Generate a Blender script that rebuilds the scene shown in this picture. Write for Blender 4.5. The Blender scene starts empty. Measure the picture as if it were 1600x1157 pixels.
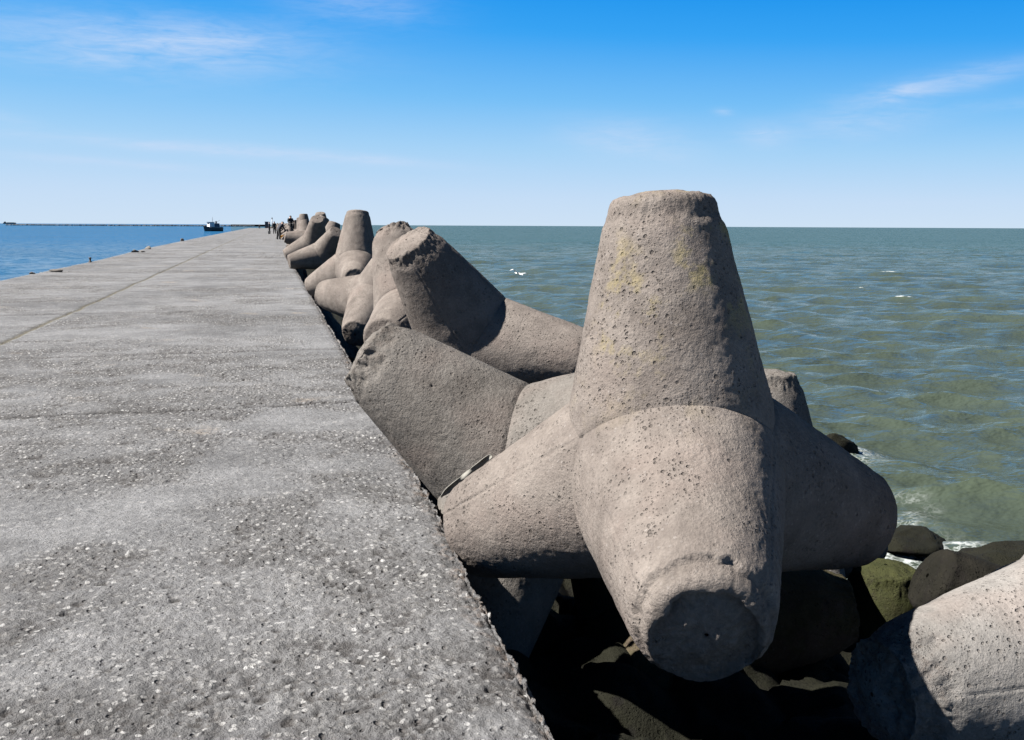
import bpy, bmesh, math, random
import numpy as np
from mathutils import Vector, Matrix, Quaternion

S = bpy.context.scene
COL = S.collection
rad = math.radians
random.seed(7)

# ------------------------------------------------------------------ camera
EYE = 1.5
FPX = 1555.0
YAW, PITCH, ROLL = rad(13.7), rad(-6.62), rad(0.28)
fw = Vector((math.sin(YAW) * math.cos(PITCH), math.cos(YAW) * math.cos(PITCH), math.sin(PITCH)))
rt0 = Vector((math.cos(YAW), -math.sin(YAW), 0))
up0 = rt0.cross(fw)
rt = rt0 * math.cos(ROLL) + up0 * math.sin(ROLL)
up = -rt0 * math.sin(ROLL) + up0 * math.cos(ROLL)
cam_d = bpy.data.cameras.new("camera")
cam = bpy.data.objects.new("camera", cam_d)
COL.objects.link(cam)
cam_d.sensor_width = 36
cam_d.lens = 36 * FPX / 1600
cam_d.shift_y = -45 / 1600
cam_d.clip_start = 0.1
cam_d.clip_end = 60000
cam.matrix_world = Matrix((
    (rt.x, up.x, -fw.x, 0), (rt.y, up.y, -fw.y, 0), (rt.z, up.z, -fw.z, EYE), (0, 0, 0, 1)))
S.camera = cam

def at(px, py, depth):
    """world point seen at a pixel of the photograph, at a depth along the view axis"""
    return Vector((0, 0, EYE)) + depth * (fw + rt * ((px - 800) / FPX) - up * ((py - 533.5) / FPX))

def on_deck(px, py, z=0.0):
    d = fw + rt * ((px - 800) / FPX) - up * ((py - 533.5) / FPX)
    return Vector((0, 0, EYE)) + d * ((z - EYE) / d.z)

# ------------------------------------------------------------------ sun, sky, exposure
SUN_EL = rad(47)
SUN_PHI = rad(10)                                        # the sun stands left of the camera, a little behind it
hf = Vector((math.sin(YAW), math.cos(YAW), 0))
to_sun_h = (-rt0 * math.cos(SUN_PHI) - hf * math.sin(SUN_PHI)).normalized()
to_sun = to_sun_h * math.cos(SUN_EL) + Vector((0, 0, math.sin(SUN_EL)))
sd = bpy.data.lights.new("sun", 'SUN')
sd.energy = 5.0
sd.angle = rad(0.55)
sd.color = (1.0, 0.95, 0.88)
so = bpy.data.objects.new("sun", sd)
COL.objects.link(so)
so.rotation_euler = to_sun.to_track_quat('Z', 'Y').to_euler()
so.location = (-20, 0, 30)

S.view_settings.view_transform = 'Standard'
S.view_settings.look = 'None'
S.view_settings.exposure = 2.12
S.view_settings.gamma = 1.0

W = bpy.data.worlds.new("World")
S.world = W
W.use_nodes = True
NT = W.node_tree

class G:
    """small helper that writes node graphs"""
    def __init__(s, nt): s.nt = nt
    def n(s, t, **k):
        o = s.nt.nodes.new(t)
        for a, b in k.items():
            if a.startswith('i_'): o.inputs[a[2:].replace('_', ' ')].default_value = b
            else: setattr(o, a, b)
        return o
    def l(s, a, b): s.nt.links.new(a, b)
    def put(s, sock, v):
        if isinstance(v, bpy.types.NodeSocket): s.l(v, sock)
        elif v is not None: sock.default_value = v
    def math(s, op, a, b=None, c=None, clamp=False):
        o = s.n('ShaderNodeMath', operation=op, use_clamp=clamp)
        for i, v in enumerate((a, b, c)): s.put(o.inputs[i], v)
        return o.outputs[0]
    def vmath(s, op, a, b=None):
        o = s.n('ShaderNodeVectorMath', operation=op)
        s.put(o.inputs[0], a)
        if b is not None: s.put(o.inputs[1], b)
        return o.outputs['Value'] if op in ('LENGTH', 'DOT_PRODUCT', 'DISTANCE') else o.outputs[0]
    def ramp(s, v, a, b, smooth=True):
        o = s.n('ShaderNodeMapRange', interpolation_type='SMOOTHSTEP' if smooth else 'LINEAR')
        s.put(o.inputs['Value'], v); o.inputs['From Min'].default_value = a; o.inputs['From Max'].default_value = b
        return o.outputs[0]
    def rng(s, v, a, b, c, d):
        o = s.n('ShaderNodeMapRange'); s.put(o.inputs['Value'], v)
        for k, x in zip(('From Min', 'From Max', 'To Min', 'To Max'), (a, b, c, d)): o.inputs[k].default_value = x
        return o.outputs[0]
    def mix(s, f, a, b, mode='MIX'):
        o = s.n('ShaderNodeMix', data_type='RGBA', blend_type=mode)
        s.put(o.inputs[0], f)
        for i, v in ((6, a), (7, b)):
            if isinstance(v, tuple) and len(v) == 3: v = (*v, 1)
            s.put(o.inputs[i], v)
        return o.outputs[2]
    def noise(s, vec, scale, detail=2, rough=0.5, dist=0.0, out='Fac'):
        o = s.n('ShaderNodeTexNoise')
        s.put(o.inputs['Vector'], vec); o.inputs['Scale'].default_value = scale
        o.inputs['Detail'].default_value = detail; o.inputs['Roughness'].default_value = rough
        o.inputs['Distortion'].default_value = dist
        return o.outputs[out]
    def voro(s, vec, scale, feature='F1', rnd=1.0):
        o = s.n('ShaderNodeTexVoronoi', feature=feature)
        s.put(o.inputs['Vector'], vec); o.inputs['Scale'].default_value = scale
        o.inputs['Randomness'].default_value = rnd
        return o

g = G(NT)
for n_ in list(NT.nodes): NT.nodes.remove(n_)
out = g.n('ShaderNodeOutputWorld')
bg = g.n('ShaderNodeBackground')
bg.inputs['Strength'].default_value = 0.05
sky = g.n('ShaderNodeTexSky', sky_type='NISHITA', sun_disc=False)
sky.sun_elevation = SUN_EL
sky.sun_rotation = math.atan2(to_sun.x, to_sun.y)
sky.altitude = 0
sky.air_density = 1.0
sky.dust_density = 0.6
sky.ozone_density = 2.5
tc = g.n('ShaderNodeTexCoord')
dvec = tc.outputs['Generated']
sep = g.n('ShaderNodeSeparateXYZ'); g.l(dvec, sep.inputs[0])
cr_ = g.n('ShaderNodeValToRGB')
def lin(c): return tuple((x / 255 / 12.92) if x / 255 <= .04045 else ((x / 255 + .055) / 1.055) ** 2.4 for x in c)
stops = [(0.0, (205, 225, 245)), (1.5, (195, 220, 246)), (4.0, (163, 209, 246)), (6.5, (116, 190, 246)), (10.0, (50, 162, 243)),
         (13.0, (0, 144, 236)), (20, (8, 84, 156)), (40, (8, 46, 86)), (90, (8, 30, 58))]
el_e = cr_.color_ramp.elements
while len(el_e) > 1: el_e.remove(el_e[-1])
for i, (e_, c_) in enumerate(stops):
    x_ = e_ / 90
    q_ = el_e[0] if i == 0 else el_e.new(x_)
    q_.position = x_; q_.color = (*lin(c_), 1)
az_f = g.rng(g.math('ARCTAN2', sep.outputs['X'], sep.outputs['Y']), rad(-14), rad(41), .80, 1.06)     # paler on the sun's side
el0 = g.math('MULTIPLY', g.math('MULTIPLY', g.math('ARCSINE', sep.outputs['Z']), az_f), 2 / math.pi, clamp=True)
g.l(el0, cr_.inputs[0])
deep = g.vmath('MULTIPLY', cr_.outputs[0], (4.6, 4.6, 4.6))
skycol = g.mix(.98, sky.outputs[0], deep)
# cirrus: (azimuth deg from +Y, elevation deg, half width, half height, tilt, strength)
az = g.math('MULTIPLY', g.math('ARCTAN2', sep.outputs['X'], sep.outputs['Y']), 180 / math.pi)
el = g.math('MULTIPLY', g.math('ARCSINE', sep.outputs['Z']), 180 / math.pi)
def sky_ang(px, py):
    d = (fw + rt * ((px - 800) / FPX) - up * ((py - 533.5) / FPX)).normalized()
    return math.degrees(math.atan2(d.x, d.y)), math.degrees(math.asin(d.z))
wcomb = g.n('ShaderNodeCombineXYZ'); g.l(az, wcomb.inputs[0]); g.l(el, wcomb.inputs[1])
streak = g.n('ShaderNodeMapping'); g.l(wcomb.outputs[0], streak.inputs[0])
streak.inputs['Scale'].default_value = (0.16, 0.9, 1); streak.inputs['Rotation'].default_value = (0, 0, rad(-4))
wisps = g.noise(streak.outputs[0], 1.1, 8, 0.62, 0.6)
fine = g.noise(streak.outputs[0], 3.2, 6, 0.6, 1.2)
wl = g.math('ADD', g.math('MULTIPLY', wisps, 0.65), g.math('MULTIPLY', fine, 0.35))
total = None
for (px, py, hw, hh, tilt, st) in [
        (225, 72, 8.6, 1.5, -2, .50), (330, 60, 5.0, .9, 2, .35), (150, 95, 4.0, .6, -1, .2), (560, 8, 4.0, 1.0, -4, .35),
        (300, 232, 9.5, .32, -3.0, .55), (520, 243, 6, .26, -4, .4), (180, 255, 5.5, .22, -3, .4), (480, 296, 6, .22, -1, .25),
        (1480, 128, 4.3, .55, 9, .55), (1400, 150, 1.2, .5, 18, .3), (1350, 190, 3.5, .9, 6, .4), (1560, 165, 3, .3, 3, .22),
        (980, 218, 3.6, 1.0, -6, .45), (1035, 246, 1.6, .35, -8, .2), (1130, 175, .5, .2, -4, .32),
        (1195, 213, 1.4, .6, -6, .5), (10, 184, 1.5, .3, -10, .3), (1430, 318, 3, .2, 2, .12)]:
    a0, e0 = sky_ang(px, py)
    dx = g.math('SUBTRACT', az, a0); dy = g.math('SUBTRACT', el, e0)
    c, s_ = math.cos(rad(tilt)), math.sin(rad(tilt))
    u_ = g.math('DIVIDE', g.math('ADD', g.math('MULTIPLY', dx, c), g.math('MULTIPLY', dy, s_)), hw)
    v_ = g.math('DIVIDE', g.math('SUBTRACT', g.math('MULTIPLY', dy, c), g.math('MULTIPLY', dx, s_)), hh)
    q = g.math('ADD', g.math('MULTIPLY', u_, u_), g.math('MULTIPLY', v_, v_))
    m = g.math('MULTIPLY', g.math('EXPONENT', g.math('MULTIPLY', q, -1.0)), st)
    total = m if total is None else g.math('ADD', total, m)
cl = g.math('MULTIPLY', total, g.ramp(wl, 0.20, 0.85), clamp=True)
cl = g.math('MULTIPLY', cl, 1.35, clamp=True)
skycol = g.mix(cl, skycol, (2.9, 3.4, 4.3))
g.l(skycol, bg.inputs[0])
g.l(bg.outputs[0], out.inputs[0])

# ------------------------------------------------------------------ helpers
def label(o, text, cat, group=None):
    o['label'] = text; o['category'] = cat
    if group: o['group'] = group
    return o

def mesh_obj(name, verts, faces, mat=None, parent=None, smooth=True):
    me = bpy.data.meshes.new(name)
    me.from_pydata([tuple(v) for v in verts], [], [tuple(f) for f in faces])
    me.update()
    if smooth: me.polygons.foreach_set('use_smooth', [True] * len(me.polygons))
    o = bpy.data.objects.new(name, me)
    COL.objects.link(o)
    if mat: me.materials.append(mat)
    if parent: o.parent = parent
    return o

def np_mesh(name, V, Q, smooth=True):
    """mesh from numpy vertices and quads"""
    me = bpy.data.meshes.new(name)
    me.vertices.add(len(V)); me.vertices.foreach_set('co', np.ascontiguousarray(V, dtype=np.float32).ravel())
    nq = len(Q)
    me.loops.add(nq * 4); me.loops.foreach_set('vertex_index', np.ascontiguousarray(Q, dtype=np.int32).ravel())
    me.polygons.add(nq); me.polygons.foreach_set('loop_start', np.arange(0, nq * 4, 4, dtype=np.int32))
    me.polygons.foreach_set('loop_total', np.full(nq, 4, dtype=np.int32))
    me.polygons.foreach_set('use_smooth', np.full(nq, smooth, dtype=bool))
    me.update(calc_edges=True)
    return me

def attr(me, name, vals):
    a = me.attributes.new(name, 'FLOAT', 'POINT')
    a.data.foreach_set('value', np.ascontiguousarray(vals, dtype=np.float32).ravel())

def hsh(ix, iy, iz, seed=0):
    with np.errstate(over='ignore'):
        h = (ix.astype(np.uint32) * np.uint32(374761393) + iy.astype(np.uint32) * np.uint32(668265263)
             + iz.astype(np.uint32) * np.uint32(2147483647) + np.uint32((seed * 974711 + 12345) & 0xffffffff))
        h ^= h >> np.uint32(13); h *= np.uint32(1274126177); h ^= h >> np.uint32(16)
        h *= np.uint32(2246822519); h ^= h >> np.uint32(13)
    return h.astype(np.float64) / 4294967295.0

def vnoise(P, scale, seed=0):
    p = P * scale; i = np.floor(p).astype(np.int64); f = p - i; f = f * f * (3 - 2 * f)
    r = np.zeros(len(P))
    for a in (0, 1):
        wx = f[:, 0] if a else 1 - f[:, 0]
        for b in (0, 1):
            wy = f[:, 1] if b else 1 - f[:, 1]
            for c in (0, 1):
                wz = f[:, 2] if c else 1 - f[:, 2]
                r += wx * wy * wz * hsh(i[:, 0] + a, i[:, 1] + b, i[:, 2] + c, seed)
    return r * 2 - 1

def fbm(P, scale, octv=4, gain=.5, seed=0):
    r = np.zeros(len(P)); a = 1.0; t = 0
    for k in range(octv):
        r += a * vnoise(P + 17.3 * k, scale * 2.03 ** k, seed + k); t += a; a *= gain
    return r / t

def worley(P, scale, seed=0, flat=False):
    """distance to the nearest random point and that point's random number"""
    p = P * scale; i = np.floor(p).astype(np.int64)
    best = np.full(len(P), 9.0); rid = np.zeros(len(P))
    for a in (-1, 0, 1):
        for b in (-1, 0, 1):
            for c in ((0,) if flat else (-1, 0, 1)):
                jx, jy, jz = i[:, 0] + a, i[:, 1] + b, i[:, 2] + c
                qx = jx + hsh(jx, jy, jz, seed + 1); qy = jy + hsh(jx, jy, jz, seed + 2)
                d = (qx - p[:, 0]) ** 2 + (qy - p[:, 1]) ** 2
                if not flat: d = d + (jz + hsh(jx, jy, jz, seed + 3) - p[:, 2]) ** 2
                m = d < best
                best = np.where(m, d, best); rid = np.where(m, hsh(jx, jy, jz, seed + 4), rid)
    return np.sqrt(best), rid

def sstep(x, a, b):
    t = np.clip((x - a) / (b - a), 0, 1); return t * t * (3 - 2 * t)

# ------------------------------------------------------------------ materials
def new_mat(name):
    m = bpy.data.materials.new(name); m.use_nodes = True
    gg = G(m.node_tree); b = m.node_tree.nodes['Principled BSDF']
    return m, gg, b

def plain(name, col, rough=0.6, metal=0.0, var=0.25, scale=6.0, bump=0.0):
    m, gg, b = new_mat(name)
    v = gg.n('ShaderNodeTexCoord').outputs['Object']
    n1 = gg.noise(v, scale, 5, 0.6)
    c = gg.mix(n1, tuple(.8 * x * (1 - var) for x in col), tuple(.8 * min(1, x * (1 + var)) for x in col))
    gg.l(c, b.inputs['Base Color'])
    b.inputs['Roughness'].default_value = rough; b.inputs['Metallic'].default_value = metal
    if bump:
        bp = gg.n('ShaderNodeBump'); bp.inputs['Strength'].default_value = 1; bp.inputs['Distance'].default_value = bump
        gg.l(n1, bp.inputs['Height']); gg.l(bp.outputs[0], b.inputs['Normal'])
    return m

def concrete(name, light=(.140, .123, .110), dark=(.088, .076, .068), lichen=0.0, moss=0.0, fine_bump=1.0, wet=0.0, pits=1.0):
    m, gg, b = new_mat(name)
    tcn = gg.n('ShaderNodeTexCoord'); oi = gg.n('ShaderNodeObjectInfo')
    off = gg.n('ShaderNodeCombineXYZ')
    for i in range(3): gg.l(gg.math('MULTIPLY', oi.outputs['Random'], 31.0 + 17 * i), off.inputs[i])
    v = gg.vmath('ADD', tcn.outputs['Object'], off.outputs[0])
    big = gg.noise(v, 1.6, 7, 0.62, 0.3)
    mid = gg.noise(v, 9, 6, 0.65)
    tiny = gg.noise(v, 70, 4, 0.7)
    col = gg.mix(gg.ramp(gg.math('ADD', gg.math('MULTIPLY', big, .6), gg.math('MULTIPLY', mid, .4)), .36, .66), dark, light)
    # pinkish and grey patches
    col = gg.mix(gg.math('MULTIPLY', gg.ramp(gg.noise(v, 2.3, 3, .5), .5, .7), .35), col, tuple(x * light[0] / .155 for x in (.150, .120, .106)))
    col = gg.mix(1.0, col, gg.mix(tiny, (.58, .58, .58), (1.38, 1.38, 1.38)), 'MULTIPLY')
    # small stones showing at the surface
    va = gg.voro(v, 55); va2 = gg.n('ShaderNodeSeparateColor'); gg.l(va.outputs['Color'], va2.inputs[0])
    stone = gg.math('MULTIPLY', gg.math('LESS_THAN', va.outputs['Distance'], .34), gg.math('GREATER_THAN', va2.outputs[0], .78))
    col = gg.mix(gg.math('MULTIPLY', stone, .3), col, gg.mix(va2.outputs[1], tuple(x * light[0] / .155 for x in (.05, .042, .038)), tuple(x * light[0] / .155 for x in (.26, .24, .225))))
    # air holes: two sizes
    def holes(sc, lim, size):
        vo = gg.voro(v, sc); sp = gg.n('ShaderNodeSeparateColor'); gg.l(vo.outputs['Color'], sp.inputs[0])
        rr = gg.math('MULTIPLY', gg.math('MULTIPLY', gg.math('SUBTRACT', sp.outputs[0], lim, clamp=True), 1 / (1 - lim)), size)
        wob = gg.math('ADD', vo.outputs['Distance'], gg.math('MULTIPLY', gg.math('SUBTRACT', tiny, .5), .12))
        d = gg.math('DIVIDE', wob, gg.math('ADD', rr, .0005))
        return gg.math('SUBTRACT', 1.0, gg.ramp(d, .55, 1.1))
    h1 = holes(17, .80, .20); h2 = holes(44, .30, .42); h3 = holes(95, .30, .42)
    clump = gg.ramp(gg.noise(v, 3.5, 4, .6), .38, .60)
    h2 = gg.math('MULTIPLY', gg.math('MAXIMUM', h2, gg.math('MULTIPLY', h3, .7)), clump)
    hole = gg.math('MULTIPLY', gg.math('MAXIMUM', h1, h2), pits, clamp=True)
    col = gg.mix(gg.math('MULTIPLY', hole, .62), col, tuple(x * min(1, light[0] / .155) for x in (.05, .044, .040)))
    # run-off streaks and damp stains
    geo_ = gg.n('ShaderNodeNewGeometry'); ms = gg.n('ShaderNodeMapping'); gg.l(geo_.outputs['Position'], ms.inputs[0]); ms.inputs['Scale'].default_value = (5.5, 5.5, .7)
    strk = gg.math('MULTIPLY', gg.ramp(gg.noise(ms.outputs[0], 1.0, 5, .6), .50, .68), gg.ramp(gg.noise(v, 1.2, 2, .5), .40, .62))
    col = gg.mix(gg.math('MULTIPLY', strk, .42), col, tuple(x * .55 for x in dark))
    at_ = gg.n('ShaderNodeAttribute', attribute_name='rough')
    rough_w = at_.outputs['Fac']
    col = gg.mix(gg.math('MULTIPLY', gg.math('MULTIPLY', rough_w, gg.ramp(gg.noise(v, 26, 5, .7), .45, .6)), .55), col, tuple(x * light[0] / .155 for x in (.085, .073, .065)))
    if lichen:
        li = gg.math('MULTIPLY', gg.ramp(gg.noise(v, 6.5, 6, .7), .49, .62), gg.ramp(gg.noise(v, 1.9, 2, .5), .40, .55))
        zz = gg.n('ShaderNodeSeparateXYZ'); gg.l(tcn.outputs['Object'], zz.inputs[0])
        li = gg.math('MULTIPLY', li, gg.ramp(zz.outputs[2], .1, .9))
        col = gg.mix(gg.math('MULTIPLY', li, lichen), col, (.30, .245, .07))
    if moss:
        geo = gg.n('ShaderNodeNewGeometry'); zs = gg.n('ShaderNodeSeparateXYZ'); gg.l(geo.outputs['Normal'], zs.inputs[0])
        mo = gg.ramp(gg.math('ADD', gg.noise(v, 5, 6, .7), gg.math('MULTIPLY', zs.outputs[2], .12)), .42, .60)
        col = gg.mix(gg.math('MULTIPLY', mo, moss), col, gg.mix(mid, (.014, .018, .006), (.045, .050, .016)))
    col = gg.vmath('MULTIPLY', col, (.90, .905, .92))
    gg.l(col, b.inputs['Base Color'])
    b.inputs['Roughness'].default_value = .9 - wet * .6
    b.inputs['Specular IOR Level'].default_value = .05 + wet * .2
    h = gg.math('SUBTRACT', gg.math('ADD', gg.math('MULTIPLY', mid, .5), gg.math('MULTIPLY', tiny, .42)), gg.math('MULTIPLY', hole, .60))
    h = gg.math('ADD', h, gg.math('MULTIPLY', gg.math('MULTIPLY', gg.noise(v, 28, 6, .75), rough_w), 1.3))
    h = gg.math('ADD', h, gg.math('MULTIPLY', gg.math('MULTIPLY', stone, va2.outputs[1]), .10))
    bp = gg.n('ShaderNodeBump'); bp.inputs['Strength'].default_value = 1.0; bp.inputs['Distance'].default_value = .016 * fine_bump
    gg.l(h, bp.inputs['Height']); gg.l(bp.outputs[0], b.inputs['Normal'])
    return m

M_con = concrete('weathered_concrete')
M_con_l = concrete('lichened_concrete', lichen=.32)
M_con_g = concrete('grey_concrete', light=(.123, .114, .104), dark=(.081, .074, .067))
M_con_p = concrete('pale_concrete', light=(.167, .158, .149), dark=(.107, .102, .096))
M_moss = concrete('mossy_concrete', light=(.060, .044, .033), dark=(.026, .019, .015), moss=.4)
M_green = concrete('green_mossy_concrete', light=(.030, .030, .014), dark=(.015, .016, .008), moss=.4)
M_dark = concrete('shade_dark_concrete', light=(.013, .0115, .010), dark=(.006, .0055, .005), moss=.05, wet=0)  # near-black base: shade of the gap and waterside is put into the colour
M_rock = concrete('wet_and_shade_black_rock', light=(.008, .0075, .007), dark=(.004, .0035, .003), moss=.12, wet=.12, fine_bump=2.0)  # black of the wet sea rocks; on the rubble it paints in shade
M_far = concrete('far_concrete', fine_bump=.6)

# ------------------------------------------------------------------ tetrapods
LEG, RTIP, R0 = 1.16, .226, .488
KT = (R0 - RTIP) / LEG
AX = np.array([[0, 0, 1], [0, -.942809, -.333333], [-.816497, .471405, -.333333], [.816497, .471405, -.333333]])

def tetra_mesh(name, nth, nt, ncap, chips=(.35, .35, .35, .35), seed=1, seams=(1, 1, 1, 1), cut=None, bevel=.05, ledge=None):
    """one cast concrete block: four tapering legs that meet in crisp creases.
    chips = how broken each leg's end is; cut = {leg: (unit vector, offset)} a broken slanting end"""
    Vs, Qs, RIM, TH, CH, TT, SM, CR = [], [], [], [], [], [], [], []
    base = 0
    nth = (nth // 6) * 6
    for k in range(4):
        a = AX[k]
        others = [j for j in range(4) if j != k]
        e1 = AX[others[0]] - a * (AX[others[0]] @ a); e1 /= np.linalg.norm(e1)
        e2 = np.cross(a, e1)
        th = np.arange(nth) * 2 * math.pi / nth
        dth = np.abs((th + math.pi / 3) % (2 * math.pi / 3) - math.pi / 3)      # angle to the nearest neighbour leg
        c = np.cos(dth)
        t0 = .942809 * c * R0 / (4 / 3 + .942809 * c * KT)
        U = np.outer(np.cos(th), e1) + np.outer(np.sin(th), e2)
        rows = []
        tb = LEG - bevel
        for i in range(nt + 1):
            s = i / nt
            t = t0 * (1 - s) + tb * s
            rows.append((t, R0 - KT * t, tb - t))
        rb = R0 - KT * tb
        nb = 5
        for i in range(1, nb + 1):
            ang = i / nb * math.pi / 2
            rows.append((np.full(nth, tb + bevel * math.sin(ang)), np.full(nth, rb - bevel * .9 * (1 - math.cos(ang))), np.full(nth, 0.0)))
        re = rb - bevel * .9
        for i in range(1, ncap + 1):
            q = 1 - i / ncap * .998
            rows.append((np.full(nth, LEG + .004 * (1 - q)), np.full(nth, re * q), np.full(nth, re * (1 - q))))
        n0 = base; first_row = True
        for (t, r_, rim) in rows:
            P = np.outer(t, a) + U * np.asarray(r_)[:, None]
            Vs.append(P); RIM.append(np.abs(rim) * np.ones(nth)); TH.append(dth); CH.append(np.full(nth, chips[k])); SM.append(np.full(nth, (seams or (0, 0, 0, 0))[k])); TT.append(t * np.ones(nth))
            CR.append(np.full(nth, first_row)); first_row = False
            base += nth
        nr = len(rows)
        idx = n0 + np.arange(nr * nth).reshape(nr, nth)
        A_ = idx[:-1]; B_ = idx[1:]
        q = np.stack([A_, np.roll(A_, -1, 1), np.roll(B_, -1, 1), B_], -1).reshape(-1, 4)
        Qs.append(q)
    V = np.concatenate(Vs); Q = np.concatenate(Qs); rim = np.concatenate(RIM); dth = np.concatenate(TH); ch = np.concatenate(CH); tt = np.concatenate(TT); sm_ = np.concatenate(SM); crs = np.concatenate(CR)
    # weld the creases
    key = np.round(V / 2e-4).astype(np.int64)
    _, first, inv = np.unique(key, axis=0, return_index=True, return_inverse=True)
    inv = inv.ravel()
    V = V[first]; rim = rim[first]; dth = dth[first]; ch = ch[first]; tt = tt[first]; sm_ = sm_[first]; crs = crs[first]
    Q = inv[Q]
    ok = (Q[:, 0] != Q[:, 1]) & (Q[:, 1] != Q[:, 2]) & (Q[:, 2] != Q[:, 3]) & (Q[:, 3] != Q[:, 0])
    Q = Q[ok]
    # normals
    fn = np.cross(V[Q[:, 2]] - V[Q[:, 0]], V[Q[:, 3]] - V[Q[:, 1]])
    N = np.zeros_like(V)
    for i in range(4): np.add.at(N, Q[:, i], fn)
    N /= np.linalg.norm(N, axis=1)[:, None] + 1e-12
    out_ = (N * V).sum(1).mean()
    if out_ < 0: N = -N; Q = Q[:, ::-1]
    for k in range(4):
        N[(V @ AX[k] > LEG - .001) & (rim > .015)] = AX[k]
    P = V + seed * 7.13
    d = .011 * fbm(P, 2.2, 3, .5, seed) + .0045 * fbm(P, 9, 4, .55, seed + 9) + .0016 * fbm(P, 45, 2, .5, seed + 19)
    # air holes
    w, r_ = worley(P, 8.5, seed + 30)
    hr = np.where(r_ > .84, .05 + (r_ - .84) * .55, 0)
    d -= .011 * (1 - sstep(w + .03 * vnoise(P, 60, seed + 33), hr * .6, hr * 1.15 + 1e-6)) * (r_ > .84)
    if seams:
        sd_ = (math.pi / 3 - dth) * (R0 - KT * tt)
        wob = .010 * vnoise(P, 4, seed + 50)
        d -= .0055 * sm_ * np.exp(-((sd_ + wob) / .007) ** 2) * sstep(vnoise(P, 2.5, seed + 51), -.75, .1) * (tt < LEG - .05)
        d += .0015 * sm_ * np.exp(-((sd_ + wob - .018) / .012) ** 2) * (tt < LEG - .05)
    tc0 = .942809 * np.cos(dth) * R0 / (4 / 3 + .942809 * np.cos(dth) * KT)
    d -= .006 * np.exp(-((tt - tc0) / .012) ** 2) * sstep(vnoise(P, 5, seed + 77), -.5, .5)
    rough = np.zeros(len(V))
    # broken rims
    nb_ = fbm(P, 6, 4, .6, seed + 60)
    reach = .05 + .22 * ch * (.6 + .8 * np.clip(nb_, -1, 1))
    m = (1 - sstep(rim, .3 * reach, reach)) * ch
    rdg = 1 - np.abs(fbm(P, 13, 4, .6, seed + 70)) * 2.2
    wl_, wr_ = worley(P, 24, seed + 80)
    d -= m * (.018 + .030 * np.clip(rdg, 0, 1) * np.clip(nb_ + .55, 0, 1.3) + .020 * (wl_ - .35) )
    d -= (1 - sstep(rim, 0, .07)) * ch * .03 * np.clip(fbm(P, 3.1, 3, .6, seed + 90) + .35, 0, 1)
    rough = np.clip(m * 1.3, 0, 1)
    Vn = V + N * d[:, None]
    if ledge is not None:
        ax = AX[ledge]; h_ = V @ ax; sel = h_ > LEG * .75
        rr_ = np.linalg.norm(V - np.outer(h_, ax), axis=1)
        e_ = .026 * vnoise(P, 6, 200) + .014 * vnoise(P, 17, 201) + .004 * vnoise(P, 50, 202)
        ring = sstep(h_ + e_ * 1.2, LEG - .105, LEG - .095) * sel
        Vn -= N * (ring * sstep(rr_, .05, .15) * .022)[:, None]
        inner = (1 - sstep(rr_ + 1.6 * e_ + .2 * (V @ AX[0] + .387), .182, .196)) * (h_ > LEG - .03)
        Vn -= ax * (inner * (.034 + .026 * fbm(P, 9, 5, .65, 205)))[:, None]
        rough = np.maximum(rough, np.maximum(ring * .7, inner * .9))
    if cut:
        for k, (nv, off) in cut.items():
            nv = np.array(nv, float); nv /= np.linalg.norm(nv)
            h = Vn @ nv - off - .035 * fbm(P, 7, 4, .6, seed + 95)
            selm = (h > 0) & (V @ AX[k] > .5)
            Vn[selm] -= nv * h[selm][:, None]
            rough = np.where(selm | ((h > -.03) & (V @ AX[k] > .5)), 1.0, rough)
    me = np_mesh(name, Vn, Q)
    ev = np.zeros(len(me.edges) * 2, dtype=np.int32); me.edges.foreach_get('vertices', ev); ev = ev.reshape(-1, 2)
    a_ = me.attributes.new('sharp_edge', 'BOOLEAN', 'EDGE'); a_.data.foreach_set('value', (crs[ev[:, 0]] & crs[ev[:, 1]]))
    attr(me, 'rough', rough)
    return me

def tetra(me, mat, c, rows, text, group='tetrapods along the pier edge', name='tetrapod', cat='tetrapod'):
    o = bpy.data.objects.new(name, me)
    COL.objects.link(o)
    if not me.materials: me.materials.append(mat)
    o.matrix_world = Matrix((
        (rows[0][0], rows[0][1], rows[0][2], c[0]), (rows[1][0], rows[1][1], rows[1][2], c[1]), (rows[2][0], rows[2][1], rows[2][2], c[2]), (0, 0, 0, 1)))
    label(o, text, cat, group)
    return o

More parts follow.
